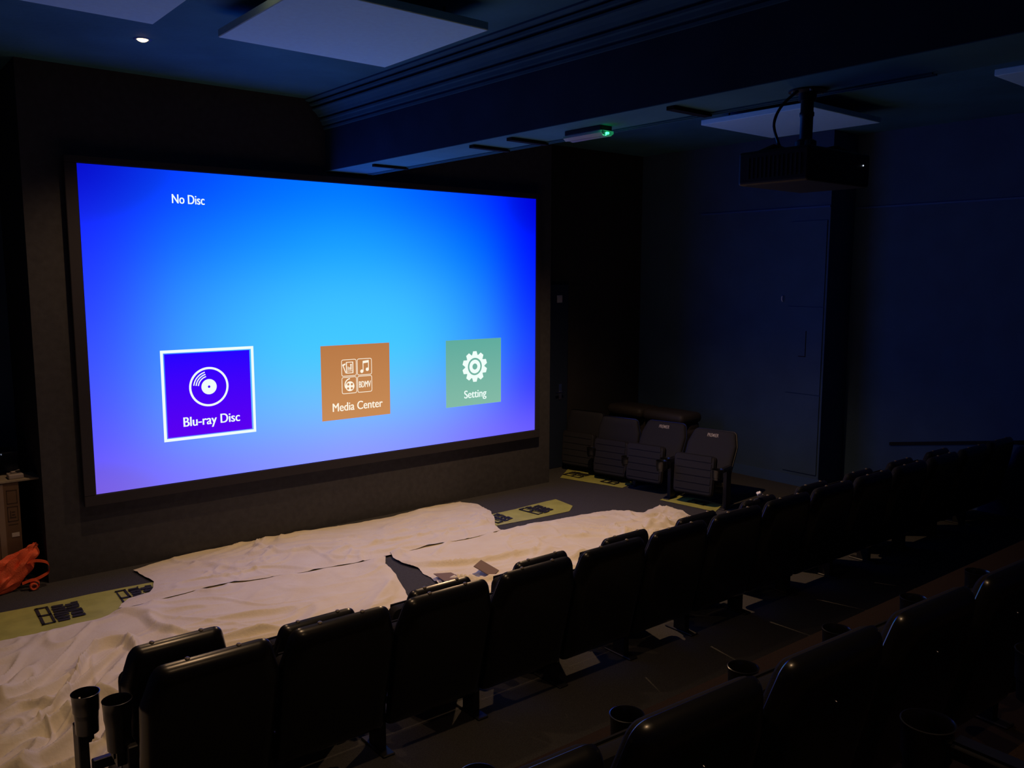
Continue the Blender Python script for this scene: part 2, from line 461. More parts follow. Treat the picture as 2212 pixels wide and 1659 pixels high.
caption('Media Center', 1.946, 2.452, 0.425, 0.500, warmwhite, t2)

t3 = bm_obj('menu_tile', flat(rect(3.161, 3.844, 0.343, 0.998), -0.003), grad_emit('tile_green', (96, 172, 158), (132, 186, 166), 0.34, 1.0), screen, normals=False)
t3['label'] = 'green menu tile'
sh = ring(3.510, 0.726, 0.086, 0.119, n=60) + ring(3.510, 0.726, 0.030, 0.068, n=48)
for k in range(10):
    t = math.radians(90+36*k); u = Vector((math.cos(t), math.sin(t))); v = Vector((-u.y, u.x)); c0 = Vector((3.510, 0.726))
    sh.append([tuple(c0+u*0.108+v*0.036), tuple(c0+u*0.152+v*0.021), tuple(c0+u*0.152-v*0.021), tuple(c0+u*0.108-v*0.036)])
bm_obj('tile_icon', flat(sh, -0.006), white, t3, normals=False)
caption('Setting', 3.377, 3.654, 0.392, 0.494, white, t3)
caption('No Disc', 0.646, 0.894, 2.156, 2.224, white, screen, 'status_text', 0.0)

# =================================================================== CEILING THINGS
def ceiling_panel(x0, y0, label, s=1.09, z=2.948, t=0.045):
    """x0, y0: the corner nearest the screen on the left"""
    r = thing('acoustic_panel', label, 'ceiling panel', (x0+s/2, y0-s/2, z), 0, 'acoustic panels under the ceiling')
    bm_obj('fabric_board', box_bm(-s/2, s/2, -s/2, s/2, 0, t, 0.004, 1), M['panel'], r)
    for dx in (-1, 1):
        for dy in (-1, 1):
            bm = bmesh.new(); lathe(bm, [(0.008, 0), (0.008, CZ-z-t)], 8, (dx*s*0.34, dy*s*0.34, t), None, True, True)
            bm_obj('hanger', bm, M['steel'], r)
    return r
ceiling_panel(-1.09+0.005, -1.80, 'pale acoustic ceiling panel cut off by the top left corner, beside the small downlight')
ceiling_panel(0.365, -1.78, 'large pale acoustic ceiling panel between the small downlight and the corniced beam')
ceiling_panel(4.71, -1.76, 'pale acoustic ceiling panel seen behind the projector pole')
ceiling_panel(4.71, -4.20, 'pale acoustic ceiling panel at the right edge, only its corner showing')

def downlight(x, y, power, cone, label):
    r = thing('downlight', label, 'ceiling light', (x, y, CZ), 0, 'small round downlights in the ceiling')
    bm = bmesh.new(); lathe(bm, [(0.034, -0.001), (0.038, -0.004), (0.052, -0.003), (0.055, 0.0)], 28)
    bm_obj('trim_ring', bm, M['trim'], r, smooth=True)
    bm = bmesh.new(); lathe(bm, [(0.0005, -0.016), (0.014, -0.0145), (0.024, -0.0105), (0.031, -0.005), (0.034, -0.001)], 28, cap0=True)
    bm_obj('lamp', bm, M['lamp_on'], r)
    l = bpy.data.lights.new('downlight_beam', 'SPOT'); l.energy = power; l.color = WARM
    l.spot_size = math.radians(cone); l.spot_blend = 1.0; l.shadow_soft_size = 0.035
    lo = bpy.data.objects.new('downlight_beam', l); C.objects.link(lo); lo.parent = r; lo.location = (0, 0, -0.07)
DL_LABELS = ['small lit round downlight in the ceiling at the upper left of the photo',
             'small lit downlight in the ceiling right of the beam above the white sheets',
             'small lit downlight in the ceiling above the left end of the middle seat rows',
             'small lit downlight in the ceiling above the aisle behind the middle row',
             'small lit downlight in the ceiling above the raised rows']
for (x, y, p, c), lb in zip(DOWNLIGHTS, DL_LABELS): downlight(x, y, p, c, lb)

# emergency light under the beam
em = thing('emergency_light', 'slim emergency light with a clear cover glowing green at one end, under the beam', 'emergency light', (2.195, -2.90, 2.500))
bm_obj('housing', box_bm(-0.050, 0.050, -0.155, 0.155, -0.032, 0, 0.005), M['black'], em)
bm = bmesh.new()
pf = [(-0.050, -0.031), (-0.052, -0.045), (-0.030, -0.060), (-0.010, -0.056), (0.010, -0.056), (0.030, -0.060), (0.052, -0.045), (0.050, -0.031)]
loft(bm, [[(x, -0.165, z) for x, z in pf], [(x, 0.165, z) for x, z in pf]])
g = mat('clear_diffuser', (0.75, 0.75, 0.80), 0.35, 0.5); gb = g.node_tree.nodes['Principled BSDF']; gb.inputs['Transmission Weight'].default_value = 0.55
bm_obj('diffuser', bm, g, em)
bm = bmesh.new(); lathe(bm, [(0.0005, -0.006), (0.008, -0.006), (0.011, 0.0), (0.008, 0.006), (0.0005, 0.006)], 12, (0.0, -0.166, -0.046))
bm_obj('indicator_lamp', bm, M['green_led'], em)
l = bpy.data.lights.new('indicator_glow', 'POINT'); l.energy = 0.10; l.color = (0.03, 1.0, 0.25); l.shadow_soft_size = 0.006
lo = bpy.data.objects.new('indicator_glow', l); C.objects.link(lo); lo.parent = em; lo.location = (0.0, -0.150, -0.045)

# projector on a pole from the beam
pj = thing('projector', 'black ceiling projector hanging on a pole from the beam', 'projector', (2.245, -4.35, 2.045))
bm = box_bm(-0.27, 0.27, -0.19, 0.19, 0, 0.158, 0.014, 3)
bm_obj('body', bm, M['projector'], pj)
bm = bmesh.new(); lathe(bm, [(0.062, 0.0), (0.062, 0.03), (0.052, 0.04), (0.046, 0.03), (0.03, 0.018), (0.0005, 0.012)], 28, (0, 0.186, 0.085), Matrix.Rotation(-PI/2, 3, 'X'))
bm_obj('lens', bm, M['black'], pj, smooth=True)
bm = bmesh.new()
for k in range(13): add_box(bm, -0.2735, -0.2695, -0.15+0.023*k, -0.14+0.023*k, 0.03, 0.125)
bm_obj('vent_grille', bm, M['steel'], pj)
for x in (-0.2, -0.14, -0.08): bm_obj('socket', box_bm(x, x+0.035, -0.1935, -0.189, 0.05, 0.075, 0.001, 1), M['steel'], pj)
for x in (0.16, 0.185, 0.21):
    bm = bmesh.new(); lathe(bm, [(0.0005, 0), (0.005, 0), (0.005, 0.004)], 8, (x, -0.189, 0.03), Matrix.Rotation(PI/2, 3, 'X'))
    bm_obj('jack', bm, M['chrome'], pj)
bm = bmesh.new(); lathe(bm, [(0.0005, 0), (0.0035, 0), (0.003, 0.003)], 8, (0.2, -0.1905, 0.10), Matrix.Rotation(PI/2, 3, 'X'))
bm_obj('status_light', bm, M['white_led'], pj)
bm = bmesh.new()
add_box(bm, -0.09, 0.09, -0.07, 0.07, 0.158, 0.175)
for dx in (-1, 1):
    for dy in (-1, 1): tube(bm, [(dx*0.06, dy*0.05, 0.17), (dx*0.13, dy*0.09, 0.19), (dx*0.19, dy*0.13, 0.158)], 0.013, 8)
lathe(bm, [(0.05, 0.175), (0.05, 0.215), (0.034, 0.225)], 20, cap0=True, cap1=True)
bm_obj('mount_bracket', bm, M['steel'], pj)
bm = bmesh.new(); lathe(bm, [(0.030, 0.21), (0.030, 0.33), (0.034, 0.335), (0.034, 0.35), (0.030, 0.355), (0.030, 0.44)], 20, cap0=True, cap1=True)
bm_obj('pole', bm, M['steel'], pj, smooth=True)
bm = bmesh.new(); lathe(bm, [(0.042, 0.405), (0.042, 0.44), (0.09, 0.447), (0.09, 0.459)], 24, cap0=True, cap1=True)
f = bm_obj('ceiling_flange', bm, M['steel'], pj)
for k in range(4):
    bm = bmesh.new(); a = PI/4+PI/2*k; lathe(bm, [(0.0005, -0.006), (0.008, -0.004), (0.008, 0.004)], 8, (0.068*math.cos(a), 0.068*math.sin(a), 0.443))
    bm_obj('bolt', bm, M['chrome'], f)
bm = bmesh.new(); tube(bm, spline([(2.19, -4.34, 2.500), (2.11, -4.30, 2.42), (2.095, -4.27, 2.34), (2.115, -4.28, 2.26), (2.13, -4.30, 2.205)], 6), 0.007, 8)
tag(bm_obj('projector_cable', bm, M['black'], smooth=True), 'thin black cable looping from the beam down to the projector', 'cable')

# small hook on the wall
bm = bmesh.new(); tube(bm, spline([(XA, -1.474, 1.41), (XA-0.025, -1.474, 1.405), (XA-0.028, -1.474, 1.37), (XA-0.012, -1.474, 1.35)], 5), 0.006, 8)
tag(bm_obj('wall_hook', bm, M['white'], smooth=True), 'tiny white hook on the navy right wall', 'hook')

# =================================================================== DUST SHEETS
def resample(pl, n):
    P = [Vector((*p, 0)) if len(p) == 2 else Vector(p) for p in pl]
    L = [0.0]
    for a, b in zip(P, P[1:]): L.append(L[-1]+(b-a).length)
    out = []
    for i in range(n):
        t = L[-1]*i/(n-1); k = 0
        while k < len(L)-2 and L[k+1] < t: k += 1
        s = (t-L[k])/max(1e-9, L[k+1]-L[k]); out.append(P[k].lerp(P[k+1], s))
    return out

def fold_height(x, y, seed, ang, amp, fs=1.0):
    x *= fs; y *= fs
    c, s = math.cos(ang), math.sin(ang)
    px, py = x*c+y*s, -x*s+y*c
    wx = noise.noise((px*1.1, py*1.1, seed))*0.35; wy = noise.noise((px*1.1, py*1.1, seed+9.1))*0.35
    h = 0.0
    for f1, f2, a, th, k in ((0.9, 2.6, 0.95, 0.82, 0), (1.7, 4.6, 0.6, 0.84, 3.3), (2.6, 2.4, 0.65, 0.88, 7.7), (4.0, 3.0, 0.35, 0.86, 13.1), (3.0, 9.5, 0.30, 0.82, 5.1)):
        n = noise.noise(((px+wx)*f1, (py+wy)*f2, seed+k))
        r = 1-abs(n)*1.6
        m_ = max(0.0, min(1.0, noise.noise((px*0.8+k, py*0.9, seed+20+k))*1.6+0.45))
        if r > th: h += a*m_*((r-th)/(1-th))**1.15
    sw = noise.noise((px*1.3, py*1.8, seed+40))*0.5+0.5
    return amp*(h+0.28*sw+0.06*noise.noise((px*9, py*12, seed)))

def dust_sheet(name, label, top, right, bottom, left, nu, nv, seed, ang, amp, base=0.004, extra=None, fs=1.0):
    """all four borders run left-to-right or top-to-bottom, in floor metres"""
    T, B, L, R = resample(top, nu), resample(bottom, nu), resample(left, nv), resample(right, nv)
    bm = bmesh.new(); g = []
    for j in range(nv):
        v = j/(nv-1); row = []
        for i in range(nu):
            u = i/(nu-1)
            p = T[i]*(1-v)+B[i]*v + L[j]*(1-u)+R[j]*u - (T[0]*(1-u)*(1-v)+T[-1]*u*(1-v)+B[0]*(1-u)*v+B[-1]*u*v)
            ed = min(min(u, 1-u)*nu, min(v, 1-v)*nv)
            k = min(1.0, ed/6.0)
            am = amp*(extra(p.x, p.y) if extra else 1.0)
            z = FZ+base+max(0.0, fold_height(p.x, p.y, seed, ang, am, fs))*(0.35+0.65*k)
            wob = 0.010*(1-k)
            row.append(bm.verts.new((p.x+wob*noise.noise((p.x*9, p.y*9, seed+3)), min(YS-0.008, p.y+wob*noise.noise((p.x*9, p.y*9, seed+5))), z)))
        g.append(row)
    for j in range(nv-1):
        for i in range(nu-1): bm.faces.new((g[j][i], g[j+1][i], g[j+1][i+1], g[j][i+1]))
    o = bm_obj(name, bm, M['cloth'], smooth=True, normals=False, sharp=0)
    tag(o, label, 'dust sheet', 'white dust sheets spread on the floor')
    return o

c1_top = [(0.208,-0.074),(0.365,-0.027),(0.60,0.03),(0.70,0.045),(1.11,0.045),(1.427,0.045),(1.837,0.003),(2.258,-0.06),(2.668,-0.05),(3.028,0.0),(3.29,-0.04),(3.374,-0.21)]
c1_right = [(3.374,-0.21),(3.345,-0.37),(3.317,-0.505),(3.225,-0.671),(3.14,-0.80),(3.06,-0.90),(3.012,-1.04)]
c1_bot = [(-0.093,-0.799),(-0.011,-0.834),(0.131,-0.822),(0.429,-0.80),(0.627,-0.81),(0.883,-0.87),(1.144,-0.942),(1.364,-0.951),(1.659,-0.998),(1.906,-1.0),(2.305,-1.014),(2.758,-1.05),(3.012,-1.04)]
c1_left = [(0.208,-0.074),(0.233,-0.263),(0.253,-0.429),(0.21,-0.55),(0.161,-0.637),(0.013,-0.661),(-0.093,-0.799)]
dust_sheet('dust_sheet', 'long white dust sheet spread right along the foot of the screen wall', c1_top, c1_right, c1_bot, c1_left, 200, 70, 3.7, -0.15, 0.040, 0.013)
c2_top = [(1.948,-0.93),(2.347,-0.90),(2.806,-0.94),(3.021,-1.029),(3.172,-1.026),(3.427,-1.048),(3.628,-1.077),(3.946,-1.117),(4.18,-1.16),(4.294,-1.234),(4.37,-1.36),(4.435,-1.432),(4.53,-1.405),(4.667,-1.432),(4.742,-1.513)]
c2_left = [(1.948,-0.93),(1.88,-1.091),(1.873,-1.24),(1.918,-1.399),(1.88,-1.501),(1.873,-1.623),(1.848,-1.751),(1.80,-1.95),(1.86,-2.55)]
c2_bot = [(1.86,-2.55),(2.6,-2.60),(3.4,-2.55),(4.2,-2.50),(4.5,-2.35)]
c2_right = [(4.742,-1.513),(4.69,-1.75),(4.60,-2.05),(4.5,-2.35)]
dust_sheet('dust_sheet', 'white dust sheet on the right, brightest in the lamp light, reaching towards the spare seats', c2_top, c2_right, c2_bot, c2_left, 170, 100, 11.3, -0.35, 0.050, 0.005)
c3_top = [(-1.75,-0.93),(-0.937,-0.866),(-0.793,-0.871),(-0.544,-0.897),(-0.409,-0.887),(-0.219,-0.880),(-0.095,-0.825),(0.118,-0.795),(0.413,-0.755),(0.61,-0.765),(0.867,-0.82),(1.122,-0.895),(1.344,-0.925),(1.643,-0.975),(1.855,-1.013)]
c3_right = [(1.855,-1.013),(1.764,-1.165),(1.726,-1.309),(1.699,-1.418),(1.638,-1.581),(1.585,-1.727),(1.547,-1.811),(1.42,-2.1),(1.45,-2.62)]
c3_bot = [(-1.80,-3.75),(-1.2,-3.72),(-0.86,-3.55),(-0.78,-2.95),(-0.60,-2.70),(0.2,-2.66),(1.45,-2.62)]
c3_left = [(-1.75,-0.93),(-1.85,-1.8),(-1.78,-2.8),(-1.80,-3.75)]
def c3x(x, y):
    t = max(0.0, min(1.0, (0.75-x)/1.1)); s = max(0.0, min(1.0, (-0.95-y)/0.5))
    return 0.75+1.15*t*s
dust_sheet('dust_sheet', 'large crumpled white dust sheet at the lower left, deepest folds, beside the left seat ends', c3_top, c3_right, c3_bot, c3_left, 250, 210, 23.9, 0.45, 0.058, 0.003, c3x, 0.70)

# =================================================================== YELLOW PLASTIC STRIPS
def strip(label, outline_pts, seed, thick=0.003, amp=0.006):
    """quad given as left edge / right edge point lists, lofted across"""
    L, R = outline_pts; n, k = 40, 10
    A, B = resample(L, n), resample(R, n); bm = bmesh.new(); g = []
    for i in range(n):
        row = []
        for j in range(k+1):
            p = A[i].lerp(B[i], j/k)
            z = FZ+thick+amp*abs(noise.noise((p.x*7, p.y*7, seed)))*(0.4 if j in (0, k) else 1)
            row.append(bm.verts.new((p.x, p.y, z)))
        g.append(row)
    for i in range(n-1):
        for j in range(k): bm.faces.new((g[i][j], g[i+1][j], g[i+1][j+1], g[i][j+1]))
    for f in bm.faces:
        f.normal_update()
        if f.normal.z < 0: f.normal_flip()
    o = bm_obj('plastic_strip', bm, M['yellow'], smooth=True, normals=False)
    return tag(o, label, 'plastic strip', 'yellow printed plastic strips on the floor')

def print_block(parent, cx, cy, w, h, rot, seed, rows=3):
    """a block of heavy worn block print: a framed first line and dense bars below, too worn to read"""
    rnd = random.Random(seed); bm = bmesh.new()
    ca, sa = math.cos(rot), math.sin(rot); z = FZ+0.0105
    def bar(x0, x1, y0, y1):
        q = []
        for a, b in ((x0, y0), (x1, y0), (x1, y1), (x0, y1)):
            a += rnd.uniform(-.004, .004); b += rnd.uniform(-.004, .004)
            q.append(bm.verts.new((cx+a*ca-b*sa, cy+a*sa+b*ca, z)))
        f = bm.faces.new(q); f.normal_update()
        if f.normal.z < 0: f.normal_flip()
    lh = w/rows
    # frame line
    x0 = -w/2
    bar(x0, x0+lh*0.18, -h/2, h/2); bar(x0+lh*0.72, x0+lh*0.9, -h/2, h/2); bar(x0, x0+lh*0.9, -h/2, -h/2+0.02); bar(x0, x0+lh*0.9, h/2-0.02, h/2); bar(x0, x0+lh*0.9, -0.012, 0.012)
    for r in range(1, rows):
        xa = -w/2+lh*(r+0.02); nb = 7 if r == 1 else 5; hh = h if r == 1 else h*0.88; y = -hh/2
        step = hh/nb
        for k in range(nb):
            y0, y1 = y+step*k, y+step*(k+0.74)
            bar(xa+rnd.uniform(0, .1)*lh, xa+lh*rnd.uniform(0.86, 1.0), y0, y1)
            if rnd.random() < 0.7: bar(xa+lh*rnd.choice((0.0, 0.42, 0.78)), xa+lh*rnd.choice((0.25, 0.6, 0.95)), y1-0.004, y1+step*0.4)
    bm_obj('printed_marking', bm, M['ink'], parent, normals=False)

s = strip('long yellow plastic strip with black print at the left, between cardboard box and dust sheets',
          ([(-1.7,-0.36),(-0.821,-0.358),(-0.443,-0.377),(-0.149,-0.373),(0.187,-0.40),(0.40,-0.42)], [(-1.7,-0.91),(-0.887,-0.885),(-0.5,-0.93),(-0.2,-0.92),(0.1,-0.90),(0.40,-0.88)]), 1.0)
print_block(s, -0.405, -0.62, 0.26, 0.33, -0.05, 5); print_block(s, 0.09, -0.62, 0.24, 0.34, -0.05, 8)
s = strip('yellow plastic strip with black print on the bare floor right of the upper dust sheet',
          ([(3.0,-0.56),(3.278,-0.555),(3.561,-0.556),(4.0,-0.528),(4.13,-0.530)], [(3.0,-0.88),(3.072,-0.872),(3.536,-0.924),(3.932,-0.941),(4.09,-0.82)]), 2.0)
print_block(s, 3.72, -0.715, 0.25, 0.26, 0.1, 11); print_block(s, 3.24, -0.70, 0.22, 0.26, 0.1, 14)
s = strip('yellow plastic strip with black print under the farther pair of spare seats',
          ([(4.797,0.127),(4.88,-0.2),(4.96,-0.5),(4.995,-0.63)], [(5.33,0.51),(5.35,0.1),(5.33,-0.3),(5.28,-0.55)]), 3.0)
print_block(s, 5.03, 0.10, 0.22, 0.24, 0.1, 21, 2); print_block(s, 5.12, -0.38, 0.22, 0.2, 0.1, 24, 2)
s = strip('yellow plastic strip under the nearer PREMIER seat, close to the front seat row',
          ([(4.927,-1.208),(4.95,-1.4),(4.985,-1.65),(4.999,-1.836)], [(5.20,-1.16),(5.25,-1.35),(5.28,-1.55),(5.27,-1.72)]), 4.0)
print_block(s, 5.15, -1.52, 0.14, 0.2, 0.1, 31, 2)

# =================================================================== LOOSE THINGS ON THE FLOOR
def sheet_piece(name, label, cat, pts, z, t, m):
    bm = bmesh.new(); loft(bm, [[(x, y, z) for x, y in pts], [(x, y, z+t) for x, y in pts]])
    return tag(bm_obj(name, bm, m), label, cat)
bm = bmesh.new()
Mx = Matrix.Translation((2.245, -1.82, FZ+0.050)) @ Matrix.Rotation(0.55, 4, 'Z') @ Matrix.Rotation(-1.15, 4, 'X')
add_box(bm, -0.075, 0.075, -0.003, 0.003, -0.080, 0.080, Mx)
tag(bm_obj('cardboard_piece', bm, M['dullcard']), 'small square of brown cardboard propped up on the bright sheet behind the front seats', 'cardboard')
sheet_piece('cardboard_scrap', 'brown cardboard scrap at the edge of the dark floor gap between sheets', 'cardboard', [(1.875,-1.66),(1.99,-1.72),(1.99,-1.93),(1.84,-1.90)], FZ+0.045, 0.004, M['dullcard'])

# tall cardboard box at the left with a board on top
cb = thing('cardboard_box', 'tall brown cardboard box at the left edge beside the screen wall', 'box', (-0.87, 0.42, FZ))
bm_obj('carton', box_bm(-0.40, 0.40, -0.24, 0.24, 0, 0.755, 0.006), M['card'], cb)
bm_obj('tape_strip', box_bm(0.262, 0.300, -0.2425, -0.239, 0.01, 0.75), M['tape'], cb)
bm = bmesh.new()
for x0, x1, z0, z1 in ((0.318, 0.385, 0.60, 0.70), (0.318, 0.385, 0.47, 0.58)):
    for a in ((x0, x1, z0, z0+0.005), (x0, x1, z1-0.005, z1), (x0, x0+0.004, z0, z1), (x1-0.004, x1, z0, z1)): add_box(bm, a[0], a[1], -0.2415, -0.2395, a[2], a[3])
add_box(bm, 0.330, 0.372, -0.2415, -0.2395, 0.495, 0.503); add_box(bm, 0.335, 0.340, -0.2415, -0.2395, 0.503, 0.55); add_box(bm, 0.345, 0.365, -0.2415, -0.2395, 0.515, 0.522); add_box(bm, 0.345, 0.365, -0.2415, -0.2395, 0.535, 0.542)
add_box(bm, 0.32, 0.38, -0.2415, -0.2395, 0.445, 0.450)
bm_obj('printed_marking', bm, M['cardink'], cb)
bm_obj('paper_label', box_bm(0.336, 0.384, -0.2425, -0.2395, 0.355, 0.385), M['label'], cb)
tag(bm_obj('plank', box_bm(-1.45, -0.325, 0.17, 0.40, FZ+0.757, FZ+0.772, 0.002, 1), M['wood']), 'thin pale board lying across the tall cardboard box', 'board')
bm = box_bm(-0.525, -0.43, 0.20, 0.30, FZ+0.773, FZ+0.805, 0.003, 1)
tag(bm_obj('small_carton', bm, M['beige']), 'small flat pale carton on the board over the cardboard box', 'box')
pz_ = FZ+0.806
pl = thing('pliers', 'dark pliers lying on the small flat carton at the left edge', 'tool', (-0.475, 0.25, pz_+0.012))
bm = bmesh.new(); tube(bm, [(-0.03, -0.012, 0), (0, 0, 0), (0.03, 0.012, 0.006)], 0.006, 8); bm_obj('handle', bm, M['beige'], pl)
bm = bmesh.new(); tube(bm, [(-0.03, 0.012, 0), (0, 0, 0), (0.03, -0.008, 0.006)], 0.006, 8); bm_obj('jaw', bm, M['steel'], pl)
av = thing('disc_player', 'dark electronics box with two white indicator lights on the board at the left edge', 'player', (-0.86, 0.60, FZ+0.757))
bm_obj('case', box_bm(-0.5, 0.46, -0.05, 0.18, 0, 0.155, 0.006), mat('blue_black_case', (0.01, 0.02, 0.035), 0.35, 0.5), av)
for x in (0.325, 0.347):
    bm = bmesh.new(); lathe(bm, [(0.0005, -0.003), (0.004, -0.002), (0.004, 0.002)], 10, (x, -0.0515, 0.142), Matrix.Rotation(PI/2, 3, 'X'))
    bm_obj('indicator_lamp', bm, M['white_led'], av)

# orange bag: a crumpled sheet with two webbing loops
def orange_bag():
    r = thing('orange_bag', 'crumpled orange bag slumped against the cardboard box and screen wall', 'bag', (-0.50, 0.06, FZ))
    bm = bmesh.new(); n, k = 46, 26; g = []
    spine = spline([(-0.18, -0.075, 0.02), (-0.10, -0.03, 0.085), (-0.03, 0.01, 0.165), (0.04, 0.045, 0.23), (0.10, 0.07, 0.29)], 12)
    for i in range(len(spine)):
        u = i/(len(spine)-1); p = spine[i]; row = []
        wd = 0.018+0.075*math.sin(PI*min(1, u*1.05))**0.8
        for j in range(k):
            a = 2*PI*j/k
            rr = wd*(1+0.30*math.sin(3*a+7*u)+0.22*math.sin(7*a-9*u)+0.55*noise.noise((u*6, math.cos(a)*2.2, math.sin(a)*2.2+2)))
            row.append(bm.verts.new((p.x+rr*math.cos(a)*0.9, min(0.085, p.y+rr*math.sin(a)*0.55), max(0.004, p.z+rr*math.cos(a+1.9)*0.75))))
        g.append(row)
    for i in range(len(g)-1):
        for j in range(k): bm.faces.new((g[i][j], g[i][(j+1) % k], g[i+1][(j+1) % k], g[i+1][j]))
    bm.faces.new(g[0]); bm.faces.new(list(reversed(g[-1])))
    bm_obj('bag_body', bm, M['orange'], r, smooth=True)
    def ribbon(pts, wv):
        bm = bmesh.new(); P = spline(pts, 10); prev = None
        for p in P:
            a, b = bm.verts.new(p+Vector(wv)*0.5), bm.verts.new(p-Vector(wv)*0.5)
            if prev: bm.faces.new((prev[0], a, b, prev[1]))
            prev = (a, b)
        bmesh.ops.solidify(bm, geom=bm.faces[:], thickness=0.006)
        return bm_obj('strap', bm, M['orange'], r, smooth=True)
    ribbon([(0.00, -0.02, 0.19), (0.08, -0.05, 0.20), (0.15, -0.055, 0.17), (0.155, -0.06, 0.11), (0.11, -0.07, 0.085), (0.03, -0.07, 0.06)], (0.004, 0.03, 0.014))
    ribbon([(-0.02, -0.06, 0.055), (0.05, -0.085, 0.075), (0.085, -0.09, 0.045), (0.06, -0.095, 0.018), (0.03, -0.095, 0.035), (0.05, -0.095, 0.055)], (0.004, 0.03, 0.012))
    bm = bmesh.new(); lathe(bm, [(0.020, -0.018), (0.026, -0.016), (0.026, 0.016), (0.020, 0.018), (0.014, 0.014), (0.014, -0.014)], 20, (0.045, -0.095, 0.03), Matrix.Rotation(PI/2, 3, 'X'))
    bm_obj('roll_end', bm, M['orange'], r, smooth=True)
orange_bag()

# =================================================================== CINEMA SEATS
BL = 0.66      # length of a seat back
def seat_outline():
    pts = [(-0.264, 0.0), (0.264, 0.0), (0.2732, BL-0.16), (0.226, BL), (-0.226, BL), (-0.2732, BL-0.16)]
    return round_poly(pts, [0.02, 0.02, 0.06, 0.062, 0.062, 0.06], 7)

def shrink(pts, d):
    if not d: return pts
    x0, x1 = min(p.x for p in pts), max(p.x for p in pts); y0, y1 = min(p.y for p in pts), max(p.y for p in pts)
    c = Vector(((x0+x1)/2, (y0+y1)/2)); fx, fy = 1-2*d/(x1-x0), 1-2*d/(y1-y0)
    return [Vector((c.x+(p.x-c.x)*fx, c.y+(p.y-c.y)*fy)) for p in pts]

def cup(bm, x, y, zt, h, slot=False):
    prof = [(0.0005, zt-h), (0.044, zt-h), (0.047, zt-h*0.5), (0.051, zt-0.075), (0.052, zt-0.035), (0.054, zt-0.004), (0.056, zt), (0.053, zt+0.001), (0.050, zt-0.006),
            (0.049, zt-0.035), (0.048, zt-0.075), (0.043, zt-h+0.01), (0.0005, zt-h+0.01)]
    lathe(bm, prof, 36, (x, y, 0))
    if slot:   # a narrow slot right through the wall on the far side
        kill = []
        for f in bm.faces:
            c = f.calc_center_median()
            a = math.atan2(c.y-y, c.x-x)
            if abs(a-1.75) < 0.09 and zt-0.075 < c.z < zt-0.034 and math.hypot(c.x-x, c.y-y) > 0.04: kill.append(f)
        bmesh.ops.delete(bm, geom=kill, context='FACES')

